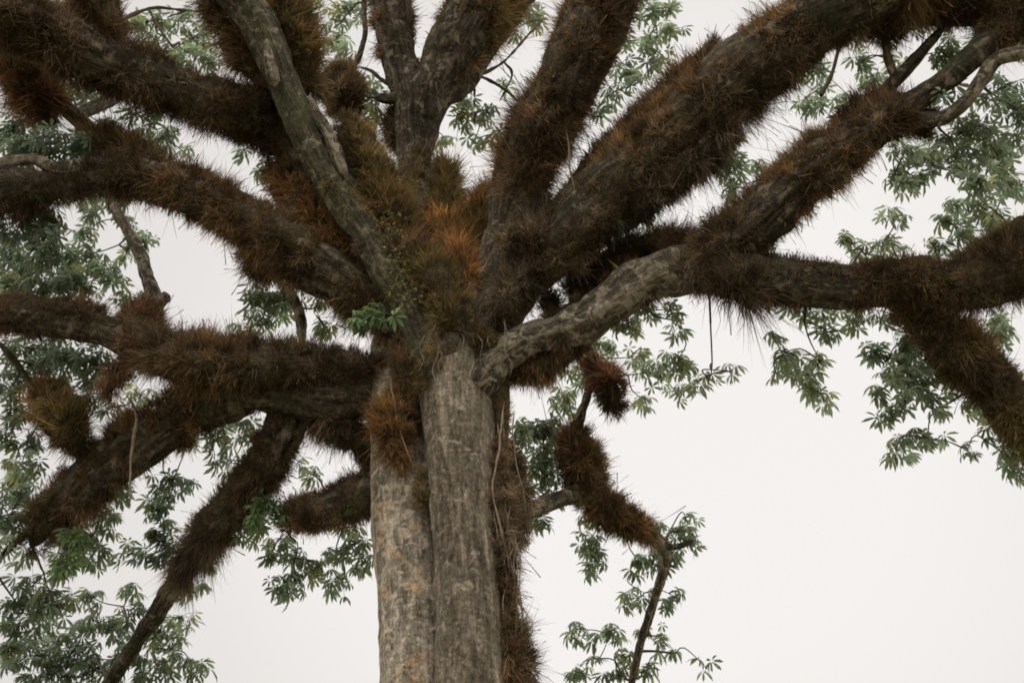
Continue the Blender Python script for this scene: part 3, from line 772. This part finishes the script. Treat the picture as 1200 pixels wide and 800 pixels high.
strand('bent yellow green stem arching over the pale barked limb', [(712, 304, 11.0, 2.2), (722, 312, 10.95, 2.4), (729, 322, 10.9, 2.6), (731, 336, 10.9, 2.2)], name='plant_stem', cat='stem', mat=plain_mat('green stem', (0.22, 0.22, 0.06)))

rs_ = random.Random(5)
for q in range(16):
    x0, y0 = rs_.uniform(580, 606), rs_.uniform(455, 640)
    ln = rs_.uniform(60, 150)
    drift = rs_.uniform(-6, 12)
    pts = [(x0 + drift * f + rs_.uniform(-4, 4), y0 + ln * f, 11.82 + 0.1 * f + rs_.uniform(-0.05, 0.05), 0.5 + 0.9 * (1 - f)) for f in (0, 0.2, 0.4, 0.6, 0.8, 1.0)]
    strand('thin stringy root straggling down the shaggy right flank of the front stem', pts)
for q in range(12):
    x0, y0 = rs_.uniform(485, 590), rs_.uniform(350, 415)
    ln = rs_.uniform(25, 70)
    sx = rs_.uniform(-14, 14)
    pts = [(x0 + sx * f + rs_.uniform(-5, 5), y0 + ln * f, 11.28 + 0.15 * f + rs_.uniform(-0.05, 0.05), 0.9 - 0.4 * f) for f in (0, 0.25, 0.5, 0.75, 1.0)]
    strand('short wiry root tangled in the growth at the fork of the limbs', pts)
for q in range(8):
    x0, y0 = rs_.uniform(838, 886), rs_.uniform(340, 352)
    ln = rs_.uniform(25, 52)
    pts = [(x0 + rs_.uniform(-8, 8) * f, y0 + ln * f, 10.25 + rs_.uniform(-0.1, 0.1), 0.7 - 0.35 * f) for f in (0, 0.3, 0.6, 1.0)]
    strand('fine dark root dangling below the long limb against the sky', pts, mat=M_TWIG)

# ------------------------------------------------------------------ leaves
def leaflet_template():
    # along x: 0..1, y width, z droop ; midrib slightly folded
    xs = [0.0, 0.28, 0.68, 1.0]
    hw = [0.02, 0.095, 0.128, 0.0]
    v = [(0, 0, 0)]
    for x, h in list(zip(xs, hw))[1:3]:
        dz = -0.30 * x * x
        v += [(x, -h, dz + 0.035), (x, 0, dz), (x, h, dz + 0.035)]
    v.append((1.0, 0, -0.34))
    tris = [(0, 2, 1), (0, 3, 2), (4, 5, 7), (5, 6, 7)]
    quads = [(1, 2, 5, 4), (2, 3, 6, 5)]
    return np.array(v), np.array(tris), np.array(quads)


LV, LT, LQ = leaflet_template()


def leaves_mesh(name, centres, sizes, tones, parent, R_, tilt=0.55):
    """palmate whorls: 6-8 drooping leaflets each."""
    vs, cs, ts, qs = [], [], [], []
    k = 0
    for c, s, tone in zip(centres, sizes, tones):
        nl = R_.integers(6, 9)
        ax = R_.normal(size=3) * tilt
        nrm = np.array([ax[0], ax[1], 1.0])
        nrm /= np.linalg.norm(nrm)
        u = np.cross(nrm, [0.3, 1, 0.1])
        u /= np.linalg.norm(u)
        w = np.cross(nrm, u)
        a0 = R_.random() * 6.28
        droop = R_.uniform(0.1, 0.75)
        base = np.array(tone) * R_.uniform(0.6, 1.35) * (np.array([1.25, 1.08, 0.8]) if R_.random() < 0.15 else 1.0)
        for j in range(nl):
            a = a0 + j * 2 * math.pi / nl + R_.normal() * 0.12
            d = math.cos(a) * u + math.sin(a) * w
            d = d - nrm * droop * R_.uniform(0.7, 1.3) - np.array([0, 0, 0.22])
            d /= np.linalg.norm(d)
            sd = np.cross(nrm, d)
            sd /= np.linalg.norm(sd) + 1e-9
            up = np.cross(d, sd)
            l = s * R_.uniform(0.75, 1.15)
            P = c + d * 0.02 + (LV[:, :1] * d + LV[:, 1:2] * sd * R_.uniform(0.85, 1.2) + LV[:, 2:] * up) * l
            vs.append(P)
            cc = base * R_.uniform(0.85, 1.18)
            cs.append(np.tile(cc, (8, 1)))
            ts.append(LT + k)
            qs.append(LQ + k)
            k += 8
    return make_obj(name, np.vstack(vs), [np.vstack(ts), np.vstack(qs)], M_LEAF, parent, BASE, vcol=np.vstack(cs), smooth=False)


DK = (0.15, 0.19, 0.14)
MD = (0.235, 0.285, 0.205)
LT_ = (0.30, 0.345, 0.25)
YL = (0.25, 0.26, 0.12)
# photo regions of foliage: (cx, cy, rx, ry, tone[, fill])
SPR = {
    'DK': [(40, 135, 14, 10), (120, 145, 12, 10), (60, 260, 14, 14), (10, 345, 12, 10), (75, 310, 14, 12), (70, 460, 14, 12), (130, 480, 12, 10), (30, 520, 14, 12), (60, 620, 14, 10), (60, 735, 16, 12), (95, 740, 16, 10), (15, 765, 12, 16), (150, 770, 14, 12), (165, 785, 14, 10), (60, 70, 25, 15), (85, 100, 30, 18), (15, 150, 18, 18), (50, 172, 32, 14), (90, 172, 24, 16), (20, 178, 18, 10),
           (30, 265, 28, 25), (15, 305, 24, 28), (55, 290, 20, 28), (60, 335, 30, 14), (28, 328, 28, 16), (85, 338, 18, 12),
           (40, 415, 40, 20), (18, 450, 20, 25), (78, 418, 22, 16), (110, 430, 20, 22), (100, 462, 18, 18), (20, 485, 14, 16), (5, 510, 8, 28), (55, 440, 18, 14),
           (20, 570, 24, 18), (15, 597, 24, 20), (20, 612, 18, 12), (35, 692, 20, 16), (20, 722, 22, 18), (60, 705, 20, 16), (30, 735, 14, 10),
           (40, 772, 28, 22), (80, 768, 32, 22), (110, 790, 32, 18), (60, 797, 28, 10), (130, 742, 22, 13), (115, 730, 18, 8), (155, 715, 14, 12),
           (185, 600, 16, 22), (187, 640, 18, 22), (200, 570, 22, 16), (1190, 130, 12, 25), (1178, 105, 15, 18), (300, 345, 16, 18), (640, 510, 20, 18), (657, 528, 16, 22), (185, 790, 20, 10), (140, 775, 16, 14)],
    'MD': [(230, 45, 14, 12), (205, 85, 14, 8), (180, 50, 12, 12), (395, 45, 10, 10), (430, 100, 8, 10), (548, 120, 8, 10), (590, 100, 7, 9), (735, 50, 8, 10), (700, 130, 10, 10), (600, 40, 8, 8), (850, 185, 10, 12), (885, 195, 10, 9), (915, 80, 10, 9), (960, 100, 9, 9), (1100, 75, 9, 12), (1195, 60, 8, 12), (1075, 210, 12, 9), (1140, 300, 10, 9), (1190, 280, 8, 10), (690, 670, 9, 8), (790, 700, 8, 8), (755, 745, 10, 8), (760, 785, 10, 8), (700, 755, 9, 8), (745, 655, 9, 9), (640, 540, 16, 14), (618, 500, 12, 14), (650, 575, 12, 10), (860, 205, 12, 10), (1178, 395, 12, 14), (1190, 170, 14, 14), (1110, 262, 10, 10), (700, 60, 8, 10), (1010, 130, 10, 10), (520, 165, 8, 10), (215, 180, 8, 6), (2, 340, 10, 20), (5, 640, 10, 14), (150, 690, 10, 8), (165, 30, 18, 20), (215, 28, 26, 14), (190, 65, 16, 12), (222, 65, 13, 14), (248, 62, 8, 22), (170, 135, 22, 12), (190, 165, 18, 16), (280, 183, 7, 10), (308, 202, 12, 14),
           (80, 222, 20, 14), (115, 235, 26, 24), (145, 228, 12, 22), (148, 265, 8, 10), (150, 297, 11, 12), (170, 282, 12, 12), (95, 275, 12, 10), (100, 300, 20, 18), (112, 325, 22, 14), (132, 326, 14, 12), (155, 352, 22, 9),
           (25, 545, 18, 13), (45, 602, 18, 12), (130, 572, 22, 12), (115, 606, 18, 10), (78, 645, 13, 32), (100, 640, 13, 16), (112, 655, 14, 12), (148, 652, 13, 11), (125, 616, 14, 10), (25, 655, 13, 10),
           (105, 702, 15, 12), (75, 712, 14, 10), (185, 748, 22, 13), (203, 766, 13, 16), (226, 786, 15, 11), (215, 727, 13, 10), (210, 695, 10, 10),
           (292, 615, 15, 22), (325, 640, 15, 20), (346, 657, 12, 12), (330, 690, 15, 13), (348, 685, 16, 11), (375, 670, 18, 12), (400, 650, 15, 13), (400, 687, 14, 12), (425, 658, 13, 14), (410, 617, 16, 10), (425, 635, 10, 10),
           (310, 368, 22, 15), (295, 385, 16, 9), (335, 350, 16, 16), (385, 388, 12, 8), (330, 312, 10, 8), (370, 350, 10, 10),
           (370, 8, 22, 8), (395, 25, 16, 9), (415, 14, 12, 12), (405, 58, 10, 9), (387, 55, 10, 9), (475, 20, 8, 16), (442, 112, 8, 12), (440, 142, 9, 10),
           (540, 147, 9, 12), (556, 165, 11, 8), (573, 135, 9, 14), (580, 165, 11, 11), (620, 15, 14, 14), (755, 12, 12, 14), (780, 10, 12, 9), (792, 35, 14, 10), (770, 45, 12, 9), (757, 55, 9, 9), (735, 82, 12, 13), (765, 77, 11, 9), (720, 110, 12, 12), (745, 95, 11, 8), (780, 70, 10, 10),
           (850, 160, 10, 14), (858, 190, 12, 12), (858, 226, 9, 12), (895, 210, 11, 9), (755, 255, 11, 9), (772, 275, 10, 9), (830, 262, 8, 9), (875, 245, 9, 8),
           (935, 62, 16, 11), (952, 76, 16, 13), (932, 92, 12, 8), (950, 122, 16, 14), (1000, 42, 9, 16), (1010, 75, 9, 14), (1022, 92, 14, 13), (1050, 75, 7, 7), (1078, 30, 12, 14),
           (1118, 58, 12, 18), (1110, 110, 12, 12), (1095, 125, 8, 8), (1155, 118, 17, 9), (1150, 150, 17, 16), (1130, 152, 15, 14), (1120, 167, 20, 11), (1160, 165, 11, 11), (1085, 190, 22, 12), (1112, 190, 24, 13), (1140, 192, 18, 12), (1060, 182, 16, 9), (1050, 206, 12, 10), (1064, 222, 9, 14), (988, 125, 9, 16),
           (1172, 190, 22, 14), (1150, 212, 22, 12), (1182, 218, 16, 20), (1120, 240, 10, 10), (1150, 238, 16, 16), (1166, 258, 15, 15), (1130, 275, 16, 17), (1124, 300, 12, 10), (1095, 292, 13, 10), (1102, 308, 9, 8),
           (690, 610, 13, 9), (690, 640, 13, 14), (698, 657, 11, 11), (765, 662, 16, 14), (785, 625, 17, 11), (806, 615, 11, 9), (816, 634, 10, 10), (797, 655, 12, 9), (740, 672, 7, 7), (735, 630, 8, 7), (775, 645, 12, 9),
           (740, 705, 11, 11), (755, 697, 9, 9), (778, 710, 6, 9), (675, 740, 13, 10), (715, 747, 11, 11), (730, 770, 10, 8), (738, 790, 13, 9), (775, 745, 9, 9), (778, 765, 11, 5), (680, 785, 11, 12), (696, 773, 6, 5), (712, 793, 10, 7), (826, 781, 9, 6),
           (630, 610, 12, 12), (605, 520, 11, 20), (625, 550, 16, 11), (640, 562, 11, 11), (610, 575, 12, 12), (662, 470, 15, 16), (650, 500, 10, 10),
           (1025, 412, 11, 11), (1040, 427, 18, 14), (1060, 402, 12, 16), (1075, 422, 16, 16), (1065, 447, 17, 17), (1085, 457, 17, 15), (1100, 432, 16, 16), (1115, 447, 10, 14), (1062, 475, 11, 10), (1095, 472, 10, 10), (1032, 462, 10, 10), (1042, 488, 11, 10), (1110, 488, 7, 5), (1055, 517, 12, 7), (1075, 513, 11, 9), (1050, 535, 12, 7), (1088, 515, 9, 7), (1106, 516, 7, 5),
           (1140, 470, 14, 10), (1150, 485, 11, 9), (1167, 507, 14, 12), (1135, 530, 5, 11), (1175, 532, 10, 10), (1182, 548, 11, 10), (1196, 562, 6, 6), (1200, 530, 8, 16), (1175, 385, 12, 16)],
    'FR': [(440, 375, 20, 15), (425, 372, 10, 10), (315, 600, 18, 15), (300, 612, 12, 16), (80, 650, 12, 26), (95, 640, 10, 14)],
    'LT': [(110, 115, 14, 6), (255, 490, 20, 14), (245, 517, 24, 10), (220, 522, 11, 10), (285, 477, 12, 9), (286, 510, 14, 15), (267, 548, 15, 9), (170, 462, 15, 6), (242, 657, 10, 11), (230, 690, 9, 9), (356, 545, 7, 6), (370, 556, 9, 9),
           (715, 375, 11, 7), (757, 370, 20, 10), (792, 365, 10, 10), (737, 387, 16, 10), (797, 390, 9, 10), (702, 408, 20, 15), (682, 440, 16, 18), (742, 420, 14, 10), (767, 440, 17, 15), (792, 430, 18, 15), (792, 462, 10, 11), (757, 472, 10, 10), (817, 450, 10, 9), (832, 446, 8, 8), (856, 437, 7, 9),
           (930, 360, 14, 8), (975, 367, 12, 10), (972, 392, 13, 11), (1012, 380, 13, 10), (1035, 375, 10, 8), (907, 396, 7, 10), (920, 416, 10, 12), (932, 431, 15, 13), (946, 442, 15, 15), (961, 466, 12, 12), (911, 442, 5, 9), (962, 425, 9, 10), (945, 375, 8, 8), (995, 355, 12, 7),
           (1048, 257, 12, 10), (1000, 287, 13, 13), (1036, 287, 13, 13), (1016, 302, 18, 8), (1056, 293, 8, 7), (648, 340, 6, 6), (905, 302, 8, 5)],
    'YL': [(70, 8, 14, 6), (60, 22, 10, 12), (395, 8, 10, 6), (440, 130, 8, 8), (545, 130, 7, 10), (630, 30, 8, 8), (1005, 25, 10, 10), (380, 385, 10, 8)],
}
TONE = {'FR': (0.17, 0.24, 0.12), 'DK': DK, 'MD': MD, 'LT': LT_, 'YL': YL}
sprays = []
for key, lst in SPR.items():
    for (cx, cy, rx, ry) in lst:
        sprays.append((cx, cy, rx, ry, key))
# which branch does each spray belong to
sp_branch, sp_anchor = [], []
for (cx, cy, rx, ry, key) in sprays:
    best = (1e9, 0, None)
    for bi, (s, o) in enumerate(BR):
        dd = np.hypot(s[:, 0] - cx, s[:, 1] - cy) - s[:, 3] * 0.5
        j = int(dd.argmin())
        if dd[j] < best[0]:
            best = (dd[j], bi, s[j])
    sp_branch.append(best[1])
    sp_anchor.append(best[2])
# gather neighbouring sprays of one branch into one leaf spray
used = [False] * len(sprays)
clusters = []
RAD = 62
order = sorted(range(len(sprays)), key=lambda i: -sprays[i][2] * sprays[i][3])
for i in order:
    if used[i]:
        continue
    g = [i]
    used[i] = True
    for j in order:
        if not used[j] and sp_branch[j] == sp_branch[i] and math.hypot(sprays[i][0] - sprays[j][0], sprays[i][1] - sprays[j][1]) < RAD:
            g.append(j)
            used[j] = True
    clusters.append(g)


def join_tubes(paths, Nn=5):
    vs, fs, k = [], [], 0
    for C in paths:
        V, F, _ = tube(C, Nn, cap1=False)
        vs.append(V)
        fs.append(F + k)
        k += len(V)
    return np.vstack(vs), np.vstack(fs)


n_wh = 0
for ci, g in enumerate(clusters):
    R_ = np.random.default_rng(500 + ci)
    bo = BR[sp_branch[g[0]]][1]
    anc = sp_anchor[g[0]]
    Yb = anc[2]
    rb = anc[3] / FPX * at(anc[0], anc[1], Yb)[1]
    Yc = Yb + rb + R_.uniform(0.15, 0.9)
    a3 = at(anc[0], anc[1], Yb)[0]
    paths = []
    centres, sizes, tones = [], [], []
    ctr = np.mean([at(sprays[i][0], sprays[i][1], Yc)[0] for i in g], axis=0)
    hub = a3 * 0.45 + ctr * 0.55 + np.array([0, 0, 0.12])
    bow = R_.normal(size=3) * 0.08
    paths.append(catmull(np.array([[*a3, 0.028], [*(a3 * 0.6 + hub * 0.4 + bow), 0.022], [*hub, 0.016]]), 0.08))
    nodes = [hub]
    h2 = (anc[0] * 0.45 + sprays[g[0]][0] * 0.55, anc[1] * 0.45 + sprays[g[0]][1] * 0.55)
    for i in sorted(g, key=lambda i: math.hypot(sprays[i][0] - h2[0], sprays[i][1] - h2[1])):
        cx, cy, rx, ry, key = sprays[i]
        Ys = (Yb - rb - 0.35) if key == 'FR' else Yc + R_.uniform(-0.35, 0.35)
        c3, t = at(cx, cy, Ys)
        rX, rY = radius(rx, t), radius(ry, t)
        n = max(1, int(round(math.pi * rx * ry / 44.0)))
        top = c3 + np.array([0, 0, 0.3 * rY])
        src = min(nodes, key=lambda q: np.linalg.norm(q - top))
        nodes.append(top)
        md = (src + top) / 2 + R_.normal(size=3) * 0.09 + np.array([0, 0, 0.06])
        paths.append(catmull(np.array([[*src, 0.013], [*md, 0.011], [*top, 0.007]]), 0.08))
        for q in range(n):
            a = R_.random() * 6.283
            rr = math.sqrt(R_.random())
            p = c3 + np.array([math.cos(a) * rr * rX * 1.15, R_.uniform(-0.6, 0.6) * rX, math.sin(a) * rr * rY * 1.2 + 0.06])
            centres.append(p)
            sizes.append(0.185 * (t / 15.0) ** 0.6 * R_.uniform(0.7, 1.2))
            tones.append(TONE[key])
            st_ = md * 0.3 + top * 0.7
            if R_.random() < 0.75:
                paths.append(catmull(np.array([[*st_, 0.006], [*((st_ + p) / 2 + np.array([0, 0, 0.05])), 0.0045], [*p, 0.003]]), 0.1))
    n_wh += len(centres)
    V, F = join_tubes(paths)
    make_obj('twig', V, [F], M_TWIG, bo, BASE)
    leaves_mesh('foliage', centres, sizes, tones, bo, R_)
print('clusters', len(clusters), 'whorls', n_wh, 'epiphytes', EPI_COUNT[0])

# leafy climber on the bare grey limb
R_ = np.random.default_rng(77)
cc, ss, tt = [], [], []
vine_root = bpy.data.objects.new('climbing_vine', None)
vp, _ = at(468, 310, 11.0)
vine_root.location = vp
col.objects.link(vine_root)
tag(vine_root, 'yellow green leafy climber on the bare grey limb just above the fork', 'climber')
vs, cs, qs = [], [], []
k = 0
for q in range(420):
    t = R_.random()
    px = 478 - 30 * t + R_.normal() * 9
    py = 352 - 105 * t + R_.normal() * 7
    p, _ = at(px, py, 11.15 - 0.2 * t + R_.uniform(-0.12, 0.12))
    d = R_.normal(size=3)
    d[2] -= 0.5
    d /= np.linalg.norm(d)
    s_ = np.cross(d, R_.normal(size=3))
    s_ /= np.linalg.norm(s_)
    l = R_.uniform(0.04, 0.085)
    vs.append(np.stack([p, p + d * l * 0.5 + s_ * l * 0.3, p + d * l, p + d * l * 0.5 - s_ * l * 0.3]))
    cs.append(np.tile(np.array([(0.20, 0.16, 0.06), (0.10, 0.11, 0.045), (0.27, 0.21, 0.09), (0.06, 0.06, 0.03)][R_.integers(4)]), (4, 1)))
    qs.append(np.array([[0, 1, 2, 3]]) + k)
    k += 4
make_obj('leaves', np.vstack(vs), [np.vstack(qs)], M_LEAF, vine_root, vp, vcol=np.vstack(cs), smooth=False)
Cv = catmull(np.array([[*at(482, 360, 11.35)[0], 0.012], [*at(468, 315, 11.15)[0], 0.011], [*at(456, 275, 10.95)[0], 0.009], [*at(448, 248, 10.85)[0], 0.005]]), 0.06)
V, F, vec = tube(Cv, 8)
make_obj('vine_stem', V, [F], M_TWIG, vine_root, vp)

# ------------------------------------------------------------------ sky and light
SUN_EL, SUN_AZ = math.radians(58), math.radians(205)
world = bpy.data.worlds.new('World')
scene.world = world
world.use_nodes = True
wn = world.node_tree
wn.nodes.clear()
wo = wn.nodes.new('ShaderNodeOutputWorld')
sky = wn.nodes.new('ShaderNodeTexSky')
sky.sky_type = 'NISHITA'
sky.sun_disc = False
sky.sun_elevation = SUN_EL
sky.sun_rotation = SUN_AZ
b1 = wn.nodes.new('ShaderNodeBackground')
b1.inputs['Strength'].default_value = 0.10
wn.links.new(sky.outputs[0], b1.inputs['Color'])
# overcast layer: bright milky cloud, a little greyer off its bright part, boosted behind the camera to light the tree
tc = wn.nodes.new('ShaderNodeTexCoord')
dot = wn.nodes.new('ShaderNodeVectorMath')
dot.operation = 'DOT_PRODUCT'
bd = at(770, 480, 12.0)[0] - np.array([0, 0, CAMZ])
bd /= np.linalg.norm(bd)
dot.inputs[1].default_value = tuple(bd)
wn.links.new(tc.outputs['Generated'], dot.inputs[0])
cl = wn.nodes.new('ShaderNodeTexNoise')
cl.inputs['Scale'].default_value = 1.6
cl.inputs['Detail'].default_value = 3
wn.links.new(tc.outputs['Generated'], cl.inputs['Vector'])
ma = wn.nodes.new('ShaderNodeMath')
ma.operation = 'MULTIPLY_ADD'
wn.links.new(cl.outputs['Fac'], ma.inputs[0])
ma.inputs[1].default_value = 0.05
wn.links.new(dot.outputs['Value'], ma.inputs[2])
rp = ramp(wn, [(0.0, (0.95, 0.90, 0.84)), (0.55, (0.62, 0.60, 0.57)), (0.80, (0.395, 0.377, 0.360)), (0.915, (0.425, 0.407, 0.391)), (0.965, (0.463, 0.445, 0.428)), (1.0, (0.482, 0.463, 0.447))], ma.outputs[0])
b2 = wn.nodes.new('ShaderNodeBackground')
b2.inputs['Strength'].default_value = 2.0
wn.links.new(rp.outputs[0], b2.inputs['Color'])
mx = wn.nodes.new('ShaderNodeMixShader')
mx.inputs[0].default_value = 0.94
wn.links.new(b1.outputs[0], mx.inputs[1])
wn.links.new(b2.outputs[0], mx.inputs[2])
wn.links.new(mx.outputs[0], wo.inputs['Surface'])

sd = bpy.data.lights.new('sun', 'SUN')
sd.energy = 1.3
sd.angle = math.radians(25)
sd.color = (1.0, 0.95, 0.88)
so = bpy.data.objects.new('sun', sd)
# rotation about Z of the Sky Texture runs clockwise from +Y
dirv = Vector((math.sin(SUN_AZ) * math.cos(SUN_EL), math.cos(SUN_AZ) * math.cos(SUN_EL), math.sin(SUN_EL)))
so.rotation_euler = dirv.to_track_quat('Z', 'Y').to_euler()
col.objects.link(so)

scene.view_settings.view_transform = 'Standard'
scene.view_settings.look = 'None'
scene.view_settings.exposure = 0
scene.cycles.max_bounces = 8
scene.cycles.transmission_bounces = 6
scene.cycles.filter_width = 1.8
